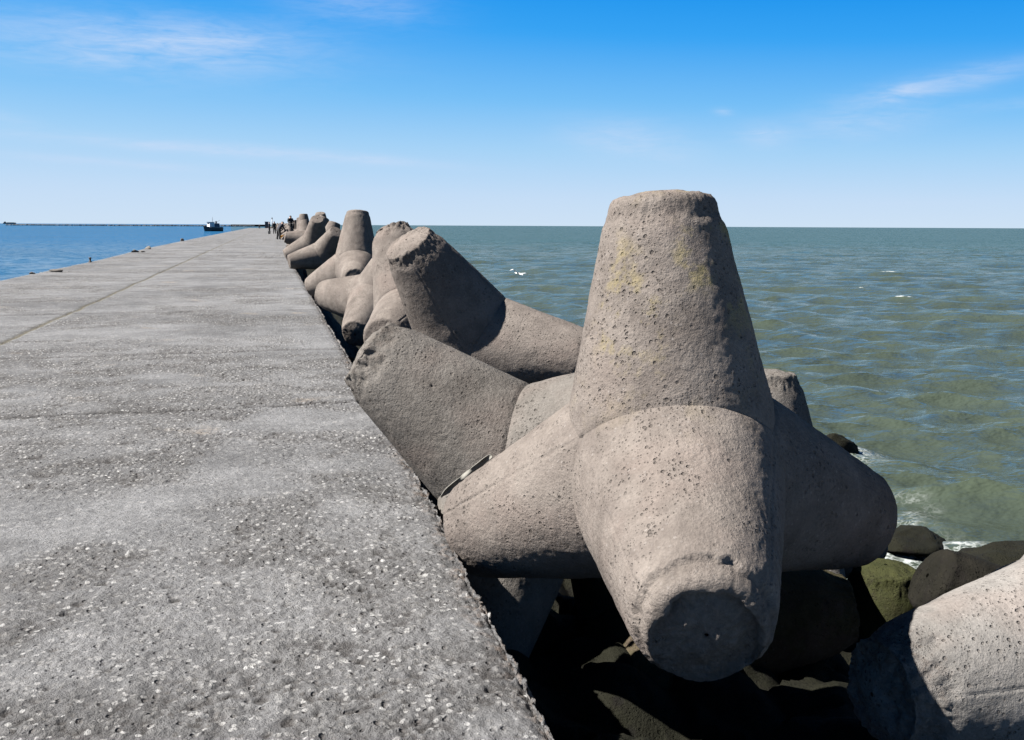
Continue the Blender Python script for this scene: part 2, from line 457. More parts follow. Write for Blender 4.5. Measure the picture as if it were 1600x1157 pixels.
# ---- the blocks one can tell apart: where each stands and how it is turned
TET = {
    'T1': ((1.6548, 3.8893, 0.487), [(0.9528, 0.30218, -0.02945), (-0.29865, 0.95027, 0.08831), (0.05467, -0.07534, 0.99566)]),
    'T2': ((1.3943, 5.4778, 0.091), [(0.46596, -0.44727, -0.76344), (0.83972, 0.49545, 0.22225), (0.27884, -0.74464, 0.60644)]),
    'T3': ((1.7555, 8.5337, 0.4635), [(-0.81032, -0.17356, -0.5597), (0.36249, -0.89892, -0.24605), (-0.46042, -0.40227, 0.79132)]),
    'T4': ((1.5883, 11.0573, 0.4368), [(0.01777, -0.98265, -0.18464), (0.92385, -0.05448, 0.37886), (-0.38234, -0.17731, 0.90685)]),
    'T4b': ((1.6906, 16.1491, 0.2743), [(-0.20612, 0.66241, -0.72023), (-0.30731, 0.65497, 0.69034), (0.92902, 0.36363, 0.06856)]),
    'T5': ((1.7258, 20.4832, 0.6411), [(0.99452, 0.09325, 0.04736), (-0.10007, 0.98004, 0.17178), (-0.03039, -0.17558, 0.984)]),
    'T6': ((1.7294, 33.039, 0.5222), [(-0.23788, 0.00377, -0.97129), (0.61854, 0.77159, -0.1485), (0.74888, -0.63611, -0.18587)]),
    'T7': ((1.6228, 37.0817, 0.831), [(-0.30639, 0.25339, -0.91756), (0.71284, 0.6999, -0.04475), (0.63086, -0.66779, -0.39507)]),
    'T8': ((1.7974, 43.3278, 0.8024), [(-0.04342, -0.14968, -0.98778), (0.99492, -0.09637, -0.02913), (-0.09083, -0.98403, 0.1531)]),
    'T10': ((2.1, 38.7057, 0.5009), [(-0.94281, -0.08552, 0.32216), (0.11951, -0.989, 0.08722), (0.31116, 0.12073, 0.94266)]),
    'U1': ((3.4161, 3.3567, -0.3035), [(-0.07628, -0.00665, -0.99706), (0.97504, 0.20863, -0.07598), (0.20853, -0.97797, -0.00943)]),
    'U5': ((3.7019, 6.7632, -0.7439), [(0.97406, 0.22582, -0.01429), (-0.22412, 0.97156, 0.07639), (0.03113, -0.0712, 0.99698)]),
    'U2': ((2.2317, 5.3423, -0.8775), [(-0.17796, 0.03171, 0.98353), (-0.9581, -0.23354, -0.16583), (0.22443, -0.97183, 0.07194)]),
    'U6': ((4.2582, 6.0592, -2.0467), [(0.91536, 0.40083, -0.03803), (-0.40197, 0.91518, -0.02937), (0.02303, 0.04217, 0.99884)]),
    'U3': ((4.9837, 5.0818, -1.3443), [(0.0877, -0.58494, -0.80632), (0.95916, -0.16892, 0.22687), (-0.26891, -0.79329, 0.54624)])
}
me_a = tetra_mesh('tetrapod_mesh_a', 360, 110, 26, (.30, .22, .12, .12), 1, ledge=1, bevel=.08, seams=(.3, .6, 1.3, .4))
tetra(me_a, M_con_l, *TET['T1'], 'largest nearest tetrapod standing upright with yellow lichen on its blunt top')
me_b = tetra_mesh('tetrapod_mesh_b', 300, 90, 24, (.75, .2, .2, .2), 2)
tetra(me_b, M_con_g, *TET['T2'], 'grey tetrapod with a crumbled leg end resting over the pier edge')
me_c = tetra_mesh('tetrapod_mesh_c', 240, 70, 20, (.55, .2, .25, .2), 3, seams=(1, .2, 0, .3))
tetra(me_c, M_con, *TET['T3'], 'tetrapod whose thick seamed leg leans left toward the pier')
me_d = tetra_mesh('tetrapod_mesh_d', 180, 50, 16, (1.0, .3, .2, .2), 4, cut={0: ((.45, -.30, .84), .93)})
tetra(me_d, M_con, *TET['T4'], 'tetrapod with top broken off at a slant, behind the leaning thick-legged one')
me_e = tetra_mesh('tetrapod_mesh_e', 120, 34, 10, (.25, .35, .2, .2), 5)
tetra(me_e, M_con, *TET['T4b'], 'tipped over tetrapod with a fat leg level above the dark gap')
tetra(me_e.copy(), M_con, *TET['T5'], 'upright flat-topped tetrapod standing against the sky in the middle of the row')
me_f = tetra_mesh('tetrapod_mesh_f', 84, 24, 8, (.2, .2, .2, .2), 6)
tetra(me_f, M_con, *TET['T6'], 'tetrapod with a round pale leg end sticking out over the deck, dark shaded side')
tetra(me_f, M_con, *TET['T7'], 'tetrapod with a broad cone-shaped leg leaning to the right, dark crease below')
tetra(me_f, M_con, *TET['T8'], 'tetrapod turning a wide shadowed side, beside the person with the yellow bucket')
tetra(me_f, M_con, *TET['T10'], 'tetrapod showing only a small dark leg end above the row')
LOW = 'lower tetrapods at the waterside'
me_u = tetra_mesh('tetrapod_mesh_g', 260, 70, 22, (.8, .3, .3, .3), 7)
tetra(me_u, M_con_p, *TET['U1'], 'pale sunlit tetrapod leg in the lower right corner, end in shadow', LOW)
me_v = tetra_mesh('tetrapod_mesh_h', 180, 50, 16, (.55, .4, .4, .4), 8)
tetra(me_v, M_con_g, *TET['U5'], 'tetrapod with rough crumbled top peeking out behind the nearest one, sea side', LOW)
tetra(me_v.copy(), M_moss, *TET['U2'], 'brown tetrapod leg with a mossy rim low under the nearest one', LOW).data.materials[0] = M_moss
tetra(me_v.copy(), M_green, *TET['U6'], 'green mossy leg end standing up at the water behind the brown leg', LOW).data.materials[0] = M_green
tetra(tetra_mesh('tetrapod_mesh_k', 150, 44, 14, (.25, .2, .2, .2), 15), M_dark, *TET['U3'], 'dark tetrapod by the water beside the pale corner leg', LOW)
# the lower layer in the dark gap that carries the upper blocks
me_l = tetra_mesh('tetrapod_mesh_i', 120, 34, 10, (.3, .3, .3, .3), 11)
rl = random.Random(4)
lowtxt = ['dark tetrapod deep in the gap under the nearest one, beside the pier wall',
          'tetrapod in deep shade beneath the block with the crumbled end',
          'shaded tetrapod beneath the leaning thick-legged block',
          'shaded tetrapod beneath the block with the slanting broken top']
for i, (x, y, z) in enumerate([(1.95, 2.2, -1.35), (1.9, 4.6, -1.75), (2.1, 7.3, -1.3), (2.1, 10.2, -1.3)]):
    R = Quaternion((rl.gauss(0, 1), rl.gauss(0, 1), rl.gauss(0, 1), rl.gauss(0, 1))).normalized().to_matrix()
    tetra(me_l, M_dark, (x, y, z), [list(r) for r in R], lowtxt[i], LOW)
# the far row: from here on nothing tells one block from the next
me_n = tetra_mesh('tetrapod_mesh_j', 48, 14, 5, (.1, .1, .1, .1), 12, seams=None)
rf = random.Random(21)
y = 47.5
upright = [Matrix(((1, 0, 0), (0, 1, 0), (0, 0, 1)))]
while y < 400:
    rz = Matrix.Rotation(rf.uniform(0, 6.28), 3, 'Z')
    if rf.random() < .6: R = Matrix.Rotation(rf.uniform(-.3, .3), 3, 'X') @ Matrix.Rotation(rf.uniform(-.3, .3), 3, 'Y') @ rz
    else: R = Matrix.Rotation(rf.uniform(-1.2, 1.2), 3, 'X') @ Matrix.Rotation(rf.uniform(-1, 1), 3, 'Y') @ rz
    tall = rf.random() < .22
    tetra(me_n, M_far, (.95 + float(np.interp(y, [0, 45, 75, 110, 430], [.87, .87, 1.6, 1.9, 2.0])) + rf.uniform(-.2, .7), y, .5 + (.35 if tall else 0) + rf.uniform(-.15, .15)), [list(r) for r in R],
          'small distant tetrapod in the far end of the row', 'distant tetrapods at the far end of the row')
    y += rf.uniform(1.9, 2.8) * (1 + y / 260)


# ------------------------------------------------------------------ pier deck
def edge_right(y):
    return np.interp(y, [0, 3, 5, 6.5, 45, 75, 110, 430], [.775, .79, .845, .86, .87, 1.6, 1.9, 2.0])
def edge_left(y):
    return np.interp(y, [0, 45, 65, 95, 190, 420], [-6.85, -6.88, -7.35, -7.5, -7.75, -8.0])
CRACKS = [(8.45, .05, 1.0), (12.2, .03, .5), (18.0, .03, .55), (25.0, 0, .6), (33, 0, .6), (43, 0, .6), (56, 0, .6), (72, 0, .6)]
JOINT_X = -3.3

def build_pier():
    ys = [1.2]
    while ys[-1] < 45: ys.append(ys[-1] + max(.006, .0027 * ys[-1]))
    while ys[-1] < 430: ys.append(ys[-1] * 1.03)
    ys = np.array(ys)
    xs = [0.0]
    while xs[-1] < 8.2: xs.append(xs[-1] + .0075 + max(0, xs[-1] - 1.3) * .008)
    xs = np.array(xs); xs = xs / xs[-1]
    nt_ = len(xs)
    down = np.concatenate([np.linspace(0, .3, 26)[1:], np.linspace(.3, 3.4, 16)[1:]])
    nd = len(down)
    ny = len(ys)
    # columns: left wall (8), top, right wall
    lw = np.array([3.4, 1.5, .5, .1])
    X = []; Z = []; NX = []; NZ = []
    Yg = np.repeat(ys[:, None], len(lw) + nt_ + nd, 1)
    el_, er_ = edge_left(ys), edge_right(ys)
    cols = []
    for z in lw: cols.append((el_, np.full(ny, -z), -1, 0))
    for s in xs[::-1]: cols.append((er_ + (el_ - er_) * s, np.zeros(ny), 0, 1))
    for z in down: cols.append((er_, np.full(ny, -z), 1, 0))
    Xg = np.stack([c[0] for c in cols], 1); Zg = np.stack([c[1] for c in cols], 1)
    NXg = np.repeat(np.array([c[2] for c in cols])[None], ny, 0); NZg = np.repeat(np.array([c[3] for c in cols])[None], ny, 0)
    V = np.stack([Xg, Yg, Zg], -1).reshape(-1, 3); NX = NXg.ravel(); NZ = NZg.ravel().astype(float)
    far = sstep(V[:, 1], 20, 60)
    P2 = V.copy()
    big = fbm(V, .9, 3, .5, 3)
    patch = sstep(fbm(V, .75, 4, .55, 11), -.16, .14)            # where the surface layer has weathered away
    patch2 = sstep(fbm(V, 2.6, 3, .55, 14), -.3, .3)
    pw = np.clip(patch * (.35 + .65 * patch2) + .12, 0, 1)
    w, r_ = worley(V * np.array([1, 1, 1]), 30, 21)
    st = (1 - sstep(w, .15, .62)) * (r_ > .25)
    rag = fbm(V, 22, 4, .65, 31); rag2 = fbm(V, 6, 3, .6, 36)
    d = .007 * big
    d += pw * (.0085 * st - .006 + .013 * rag + .008 * rag2)
    d += (1 - pw) * (.0025 * rag)
    w2, r2 = worley(V, 9, 41)
    d -= pw * .018 * (1 - sstep(w2, .10, .28)) * (r2 > .72)
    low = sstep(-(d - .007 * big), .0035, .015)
    # joints and cracks
    x, y = V[:, 0], V[:, 1]
    jw = .012 + .006 * vnoise(V, 3, 5)
    jx = JOINT_X + .02 * vnoise(V * [0, 1, 0], .9, 6) + .02 * vnoise(V * [0, 1, 0], 7, 8)
    jm = np.exp(-((x - jx) / (.035)) ** 2) * (NZ > 0)
    d -= .022 * jm
    for i, (cy, sl, stg) in enumerate(CRACKS):
        yc = cy + sl * x + .05 * vnoise(V * [1, 0, 0], 1.3, 60 + i) + .02 * vnoise(V * [1, 0, 0], 9, 80 + i)
        ww = .010 + .0035 * cy
        cm = np.exp(-((y - yc) / ww) ** 2) * (NZ > 0) * sstep(vnoise(V * [1, 0, 0], 1.1, 70 + i), -.45, .15)
        d -= (.030 * stg) * cm
        jm = np.maximum(jm * 1.0, 0)
        if i == 0: crk = cm * stg
        else: crk = np.maximum(crk, cm * stg)
    # right rim: crumbled aggregate
    ex = edge_right(y); de = np.where(NZ > 0, ex - x, -V[:, 2])
    rim = 1 - sstep(de, 0, .09 + .07 * (rag2 + .5))
    near_r = (x > ex - .67)
    we, re_ = worley(V, 26, 51)
    stone_e = (1 - sstep(we, .1, .7)) * (re_ > .15)
    crumb = rim * near_r * np.where(NZ > 0, 1, .8)
    d += crumb * (.014 * stone_e - .012 + .016 * rag)
    V[:, 2] += np.where(NZ > 0, d, 0)
    V[:, 0] += np.where(NZ > 0, 0, NX * (d * 1.0 + .012 * rag2))
    # round and nibble the rim: top vertices close to the edge pulled down and shifted by a common profile
    prof = .030 * fbm(np.stack([0 * y, y, 0 * y], 1), 2.2, 5, .6, 91) + .012 * fbm(np.stack([0 * y, y, 0 * y], 1), 14, 3, .6, 92)
    sh = np.where(NZ > 0, 1 - sstep(ex - x, 0, .35), (NX > 0) * 1.0)
    V[:, 0] += prof * sh
    V[:, 2] -= np.where((NZ > 0) & near_r, .035 * np.exp(-np.clip(ex - x, 0, 9) / .03), 0)
    nc = len(cols)
    idx = np.arange(ny * nc).reshape(ny, nc)
    Q = np.stack([idx[:-1, :-1], idx[:-1, 1:], idx[1:, 1:], idx[1:, :-1]], -1).reshape(-1, 4)
    me = np_mesh('pier_deck', V, Q)
    attr(me, 'worn', pw); attr(me, 'low', low); attr(me, 'joint', jm); attr(me, 'crack', crk); attr(me, 'rim', crumb); attr(me, 'stone', st * r_ * (1 - far))
    m, gg, b = new_mat('deck_concrete')
    A = lambda nme: gg.n('ShaderNodeAttribute', attribute_name=nme).outputs['Fac']
    v = gg.n('ShaderNodeTexCoord').outputs['Object']
    big_ = gg.noise(v, .35, 6, .6, .4); mid = gg.noise(v, 2.2, 6, .65, .3); sm = gg.noise(v, 18, 5, .7); tiny = gg.noise(v, 110, 3, .7)
    mm = gg.n('ShaderNodeMapping'); gg.l(v, mm.inputs[0]); mm.inputs['Scale'].default_value = (.25, 1, 1)
    band = gg.noise(mm.outputs[0], .5, 5, .6)
    t = gg.math('ADD', gg.math('MULTIPLY', big_, .4), gg.math('ADD', gg.math('MULTIPLY', mid, .35), gg.math('MULTIPLY', band, .25)))
    col = gg.mix(gg.ramp(t, .38, .62), (.066, .067, .070), (.145, .147, .153))
    col = gg.mix(gg.math('MULTIPLY', A('worn'), .30), col, (.108, .104, .102))
    col = gg.mix(1.0, col, gg.mix(sm, (.36, .36, .37), (1.6, 1.6, 1.6)), 'MULTIPLY')
    col = gg.mix(1.0, col, gg.mix(tiny, (.72, .72, .72), (1.26, 1.26, 1.26)), 'MULTIPLY')
    vo = gg.voro(v, 38); sp = gg.n('ShaderNodeSeparateColor'); gg.l(vo.outputs['Color'], sp.inputs[0])
    sdisc = gg.math('MULTIPLY', gg.math('LESS_THAN', vo.outputs['Distance'], .42), gg.math('GREATER_THAN', sp.outputs[0], .5))
    sdisc = gg.math('MULTIPLY', sdisc, gg.math('ADD', gg.math('MULTIPLY', A('worn'), .8), .12))
    col = gg.mix(gg.math('MULTIPLY', sdisc, .7), col, gg.mix(sp.outputs[1], (.042, .038, .035), (.48, .48, .48)))
    vo2 = gg.voro(v, 13); sp2 = gg.n('ShaderNodeSeparateColor'); gg.l(vo2.outputs['Color'], sp2.inputs[0])
    w2_ = gg.math('MULTIPLY', gg.math('LESS_THAN', gg.math('ADD', vo2.outputs['Distance'], gg.math('MULTIPLY', sm, .5)), .50), gg.math('GREATER_THAN', sp2.outputs[0], .75))
    w2_ = gg.math('MULTIPLY', w2_, gg.ramp(mid, .4, .6))
    col = gg.mix(gg.math('MULTIPLY', w2_, gg.rng(sp2.outputs[1], 0, 1, .1, .7)), col, (.27, .268, .265))
    col = gg.mix(gg.math('MULTIPLY', A('stone'), .25), col, (.224, .220, .216))
    col = gg.mix(gg.math('MULTIPLY', A('rim'), gg.ramp(sm, .45, .65)), col, (.13, .105, .09))
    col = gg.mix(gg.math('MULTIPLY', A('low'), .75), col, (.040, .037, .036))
    # small pits where mortar has gone
    v3 = gg.voro(v, 24); s3 = gg.n('ShaderNodeSeparateColor'); gg.l(v3.outputs['Color'], s3.inputs[0])
    pit = gg.math('MULTIPLY', gg.math('SUBTRACT', 1.0, gg.ramp(v3.outputs['Distance'], .12, .30)), gg.math('GREATER_THAN', s3.outputs[0], .60))
    pit = gg.math('MULTIPLY', pit, A('worn'))
    col = gg.mix(gg.math('MULTIPLY', pit, .6), col, (.075, .068, .066))
    col = gg.mix(gg.math('MULTIPLY', A('joint'), .85), col, gg.mix(sm, (.045, .038, .022), (.11, .098, .058)))
    col = gg.mix(gg.math('MULTIPLY', A('crack'), 1.0, None, True), col, (.018, .016, .016))
    rust = gg.math('MULTIPLY', gg.ramp(gg.noise(v, .9, 2, .5), .66, .74), gg.ramp(sm, .4, .6))
    col = gg.mix(gg.math('MULTIPLY', rust, .35), col, (.34, .27, .20))
    col = gg.vmath('MULTIPLY', col, (.8, .8, .8))
    gg.l(col, b.inputs['Base Color'])
    b.inputs['Roughness'].default_value = .92; b.inputs['Specular IOR Level'].default_value = .15
    h = gg.math('ADD', gg.math('MULTIPLY', sm, .8), gg.math('MULTIPLY', tiny, .16))
    h = gg.math('ADD', h, gg.math('MULTIPLY', gg.math('MULTIPLY', gg.noise(v, 45, 5, .7), A('worn')), .9))
    h = gg.math('ADD', h, gg.math('MULTIPLY', sdisc, gg.math('MULTIPLY', sp.outputs[1], .25)))
    h = gg.math('SUBTRACT', h, gg.math('MULTIPLY', pit, .8))
    bp = gg.n('ShaderNodeBump'); bp.inputs['Distance'].default_value = .030
    gg.l(h, bp.inputs['Height']); gg.l(bp.outputs[0], b.inputs['Normal'])
    me.materials.append(m)
    o = bpy.data.objects.new('pier_deck', me); COL.objects.link(o)
    o['kind'] = 'structure'
    return o
build_pier()

# ------------------------------------------------------------------ water
SEA = -1.6
FOAM_AT = [(10.2, 3.9, 1.0)]

def water(name, az0, az1, naz, r0, growth, r_mid, amp, base, seed, foam_pts=(), rip=1.0, body=(.10, .12, .07), whitecaps=1.0, slope=.36, dmax=1.7, far_body=(.03, .05, .06)):
    rng = np.random.default_rng(seed)
    rs = [r0]
    while rs[-1] < r_mid: rs.append(rs[-1] + min(rs[-1] * growth, dmax))
    while rs[-1] < 30000: rs.append(rs[-1] * 1.07)
    rs = np.array(rs); azs = np.linspace(rad(az0), rad(az1), naz)
    R_, A_ = np.meshgrid(rs, azs, indexing='ij')
    X = (R_ * np.sin(A_)).ravel(); Y = (R_ * np.cos(A_)).ravel(); R_ = R_.ravel()
    Z = np.zeros_like(X); DX = np.zeros_like(X); DY = np.zeros_like(X); cr = np.zeros_like(X)
    sp = np.minimum(R_ * growth, dmax)
    sp = np.maximum(sp, R_ * rad(az1 - az0) / naz * .6)
    for i in range(46):
        lam = 0.5 * (13 ** (i / 45.0))
        a = amp * .019 * lam ** .5
        th = base + rng.normal() * (.7 if lam < 2.5 else .45)
        k = 2 * math.pi / lam
        kx, ky = math.sin(th) * k, math.cos(th) * k
        fade = sstep(lam / sp, 2.5, 6)
        # long-crested groups: modulate
        mod = .55 + .9 * (0.5 + .5 * vnoise(np.stack([X, Y, 0 * X], 1), .9 / (lam * 3), seed * 3 + i))
        ph = kx * X + ky * Y + rng.uniform(0, 6.28)
        s, c = np.sin(ph), np.cos(ph)
        Z += fade * a * mod * c
        DX -= fade * a * mod * s * math.sin(th) * .8; DY -= fade * a * mod * s * math.cos(th) * .8
        cr += fade * a * mod * c
    far = 1 - sstep(R_, r_mid * .8, r_mid)
    V = np.stack([X + DX * far, Y + DY * far, SEA + Z * far], 1)
    sd_ = np.std(cr[R_ < 60]) + 1e-6
    crest = np.clip(cr / sd_ / 3.0, -1, 1) * far
    foam = np.zeros_like(X)
    for (fx, fy, fr) in foam_pts:
        foam = np.maximum(foam, 1 - sstep(np.hypot(X - fx, Y - fy), fr * .25, fr))
    nr = len(rs); idx = np.arange(nr * naz).reshape(nr, naz)
    Q = np.stack([idx[:-1, :-1], idx[1:, :-1], idx[1:, 1:], idx[:-1, 1:]], -1).reshape(-1, 4)
    me = np_mesh(name, V, Q)
    attr(me, 'crest', crest); attr(me, 'lost', sstep(R_, 20, 230)); attr(me, 'foam', foam)
    m, gg, b = new_mat(name + '_water')
    A = lambda nme: gg.n('ShaderNodeAttribute', attribute_name=nme).outputs['Fac']
    v = gg.n('ShaderNodeTexCoord').outputs['Object']
    mp = gg.n('ShaderNodeMapping'); gg.l(v, mp.inputs[0]); mp.inputs['Rotation'].default_value = (0, 0, base)
    mp.inputs['Scale'].default_value = (.6, 1, 1)
    w0 = mp.outputs[0]
    n1 = gg.noise(w0, .45, 4, .55); n2 = gg.noise(w0, 1.7, 4, .6); n3 = gg.noise(w0, 6, 4, .6); n0 = gg.noise(w0, .06, 4, .6)
    cp = gg.ramp(A('crest'), -.2, 1.0)
    turb = gg.ramp(n0, .38, .62)
    col = gg.mix(turb, tuple(x * .9 for x in body), tuple(x * 1.1 for x in body))
    col = gg.mix(gg.math('MULTIPLY', cp, .35), col, (body[0] * 1.5, body[1] * 1.45, body[2] * 1.1))
    # whitecaps and spilt foam
    lace = gg.n('ShaderNodeTexVoronoi', feature='DISTANCE_TO_EDGE'); lace.inputs['Scale'].default_value = 10
    gg.l(gg.vmath('ADD', v, gg.vmath('MULTIPLY', gg.noise(v, 3, 3, .6, out='Color'), (.5, .5, .5))), lace.inputs['Vector'])
    lc = gg.math('SUBTRACT', 1.0, gg.ramp(lace.outputs['Distance'], .0, .16))
    capz = gg.math('MULTIPLY', gg.ramp(A('crest'), .80, .98), gg.ramp(n1, .50, .62))
    capz = gg.math('MULTIPLY', capz, gg.ramp(n3, .42, .6))
    far_caps = gg.math('MULTIPLY', gg.ramp(gg.noise(w0, .55, 5, .7), .70, .76), gg.ramp(n2, .5, .6))
    near_f = gg.math('MULTIPLY', A('foam'), gg.math('ADD', gg.math('MULTIPLY', lc, .55), gg.math('MULTIPLY', gg.ramp(n3, .5, .7), .7)))
    near_f = gg.math('MULTIPLY', near_f, gg.ramp(n2, .32, .58))
    fm = gg.math('MAXIMUM', gg.math('MULTIPLY', gg.math('MAXIMUM', capz, far_caps), whitecaps), near_f)
    fm = gg.math('MULTIPLY', fm, 1.0, clamp=True)
    col = gg.mix(fm, col, (.42, .45, .46))
    gg.l(col, b.inputs['Base Color'])
    gg.l(gg.rng(fm, 0, 1, .07, .8), b.inputs['Roughness'])
    b.inputs['IOR'].default_value = 1.33
    h = gg.math('ADD', gg.math('MULTIPLY', n1, .9), gg.math('ADD', gg.math('MULTIPLY', n2, .8), gg.math('MULTIPLY', n3, .08)))
    bp = gg.n('ShaderNodeBump'); bp.inputs['Strength'].default_value = 1.0; bp.inputs['Distance'].default_value = rip
    gg.l(h, bp.inputs['Height'])
    # wind ripples: facets smaller than a pixel far away still tilt the surface
    rip_v = None
    cb = gg.n('ShaderNodeCombineXYZ'); lf = gg.rng(A('lost'), 0, 1, 1.0, 4.0); gg.l(lf, cb.inputs[0]); gg.l(lf, cb.inputs[1]); lost_v = cb.outputs[0]
    for sc_, am_ in ((2.6, slope), (.8, slope * .6)):
        cv = gg.vmath('SUBTRACT', gg.noise(w0, sc_, 3, .6, out='Color'), (.5, .5, .5))
        cv = gg.vmath('MULTIPLY', cv, (am_ * 2, am_ * 2, 0))
        cv = gg.vmath('MULTIPLY', cv, lost_v)
        rip_v = cv if rip_v is None else gg.vmath('ADD', rip_v, cv)
    nn = gg.vmath('NORMALIZE', gg.vmath('ADD', bp.outputs[0], rip_v))
    gg.l(nn, b.inputs['Normal'])
    # far off, the backs of the waves hide the mirror-like slopes: less of the sky shows, more of the water
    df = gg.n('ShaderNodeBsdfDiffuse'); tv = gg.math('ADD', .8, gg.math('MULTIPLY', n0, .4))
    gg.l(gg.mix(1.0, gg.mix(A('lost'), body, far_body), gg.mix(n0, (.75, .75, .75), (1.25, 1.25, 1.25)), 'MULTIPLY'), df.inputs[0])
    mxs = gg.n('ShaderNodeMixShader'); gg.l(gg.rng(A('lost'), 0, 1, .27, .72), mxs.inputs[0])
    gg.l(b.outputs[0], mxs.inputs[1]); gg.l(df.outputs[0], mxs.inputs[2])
    gg.l(mxs.outputs[0], m.node_tree.nodes['Material Output'].inputs[0])
    me.materials.append(m)
    o = bpy.data.objects.new(name, me); COL.objects.link(o); o['kind'] = 'structure'
    return o
f1 = at(1450, 870, 9.4); f2 = at(1300, 705, 13.8)
water('sea', -2, 62, 640, 3.0, .0065, 1500, .5, rad(35), 5,
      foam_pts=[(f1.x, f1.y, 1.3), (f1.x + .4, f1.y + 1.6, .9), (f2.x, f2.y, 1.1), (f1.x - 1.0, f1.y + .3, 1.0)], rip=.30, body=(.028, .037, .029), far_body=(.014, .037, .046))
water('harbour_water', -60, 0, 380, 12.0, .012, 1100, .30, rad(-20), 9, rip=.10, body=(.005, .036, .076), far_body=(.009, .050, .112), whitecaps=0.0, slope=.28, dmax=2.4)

# ------------------------------------------------------------------ bed of broken rock under the blocks
def build_rubble():
    xs = np.linspace(.86, 5.4, 150); ys = np.concatenate([np.linspace(.8, 16, 420), np.linspace(16, 420, 120)[1:]])
    X, Y = np.meshgrid(xs, ys, indexing='ij'); V = np.stack([X.ravel(), Y.ravel(), 0 * X.ravel()], 1)
    w, r_ = worley(V, 1.7, 301, flat=True); w2, r2 = worley(V, 4.2, 305, flat=True)
    z = -.55 - .22 * (V[:, 0] - .9) - .75 * sstep(V[:, 0], 3.2, 5.2) - .30 * w + .22 * r_ - .09 * w2 + .06 * fbm(V, 3, 4, .6, 310)
    V[:, 2] = z
    n0, n1 = len(xs), len(ys); idx = np.arange(n0 * n1).reshape(n0, n1)
    Q = np.stack([idx[:-1, :-1], idx[1:, :-1], idx[1:, 1:], idx[:-1, 1:]], -1).reshape(-1, 4)
    me = np_mesh('rubble_bed', V, Q); me.materials.append(M_rock)  # shade under the blocks is carried by this near-black colour
    o = bpy.data.objects.new('rubble_bed', me); COL.objects.link(o); o['kind'] = 'structure'
build_rubble()

def rock_mesh(name, r, seed, squash=(1, .8, .6), sub=4):
    bm = bmesh.new(); bmesh.ops.create_icosphere(bm, subdivisions=sub, radius=1)
    P = np.array([v.co[:] for v in bm.verts])
    rng = np.random.default_rng(seed)
    for _ in range(9):                                    # split faces
        n_ = rng.normal(size=3); n_ /= np.linalg.norm(n_); o_ = rng.uniform(.55, .85)
        h = P @ n_ - o_; P -= np.outer(np.clip(h, 0, None) * .9, n_)
    N = P / np.linalg.norm(P, axis=1)[:, None]
    P = P + N * (.24 * fbm(P + seed, 1.7, 5, .62, seed))[:, None]
    P = P * np.array(squash) * r
    for v, p in zip(bm.verts, P): v.co = p
    me = bpy.data.meshes.new(name); bm.to_mesh(me); bm.free()
    me.polygons.foreach_set('use_smooth', [True] * len(me.polygons))
    return me

def place(name, me, mat, loc, text, cat, group=None, rz=0):
    if not me.materials: me.materials.append(mat)
    o = bpy.data.objects.new(name, me); COL.objects.link(o); o.location = loc; o.rotation_euler = (0, 0, rz)
    return label(o, text, cat, group)

p = at(1308, 698, 13.6)
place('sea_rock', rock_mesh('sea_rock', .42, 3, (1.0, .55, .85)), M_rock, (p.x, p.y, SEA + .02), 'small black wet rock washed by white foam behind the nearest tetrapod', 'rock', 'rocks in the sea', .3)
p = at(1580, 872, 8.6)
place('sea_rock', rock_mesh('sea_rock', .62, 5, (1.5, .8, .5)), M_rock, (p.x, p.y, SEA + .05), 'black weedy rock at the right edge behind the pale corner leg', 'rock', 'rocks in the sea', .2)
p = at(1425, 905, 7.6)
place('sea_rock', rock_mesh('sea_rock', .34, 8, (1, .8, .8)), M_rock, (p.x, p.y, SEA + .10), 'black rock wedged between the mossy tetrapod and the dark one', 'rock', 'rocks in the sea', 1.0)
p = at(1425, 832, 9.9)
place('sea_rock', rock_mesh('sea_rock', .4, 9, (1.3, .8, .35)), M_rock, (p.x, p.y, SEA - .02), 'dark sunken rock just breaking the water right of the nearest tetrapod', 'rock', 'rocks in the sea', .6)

# ------------------------------------------------------------------ small things along the deck
def lump(px, py, r, seed, text, sq=(1, .8, .5)):
    p = on_deck(px, py); place('concrete_lump', rock_mesh('concrete_lump', r, seed, sq, 3), M_con_g, (p.x, p.y, r * .25), text, 'concrete lump', 'broken lumps along the left edge of the deck', seed)
lump(50, 428.5, .10, 11, 'pale crumbled lump nearest the camera on the left edge of the deck', (2.0, .8, .5))
lump(88, 425, .12, 12, 'dark crumbled lump on the left edge, before the iron pin', (2.6, .8, .45))
lump(211, 394.6, .17, 13, 'dark lump lying just beyond the iron pin on the left edge', (1.3, .8, .7))
lump(223, 394.2, .12, 14, 'flat pale lump beside the dark lump beyond the iron pin', (3.0, .8, .4))
lump(232, 389.5, .19, 15, 'dark pointed lump on the left edge, middle of the deck', (1.4, .8, .8))
lump(285, 377, .20, 16, 'tiny dark lump far along the left edge of the deck', (1, .8, 1.2))
def lathe(prof, n=20):
    V = []; F = []
    for i, (r, z) in enumerate(prof):
        for j in range(n): V.append((r * math.cos(2 * math.pi * j / n), r * math.sin(2 * math.pi * j / n), z))
    for i in range(len(prof) - 1):
        for j in range(n): F.append((i * n + j, i * n + (j + 1) % n, (i + 1) * n + (j + 1) % n, (i + 1) * n + j))
    F.append(tuple(range(n))[::-1]); F.append(tuple(range((len(prof) - 1) * n, len(prof) * n)))
    return V, F
M_iron = plain('rusty_iron', (.05, .035, .028), .8, .3, .4, 20)
p = on_deck(141, 410)
V_, F_ = lathe([(.07, -.02), (.07, .02), (.035, .04), (.032, .13), (.055, .15), (.055, .175), (.03, .19)])
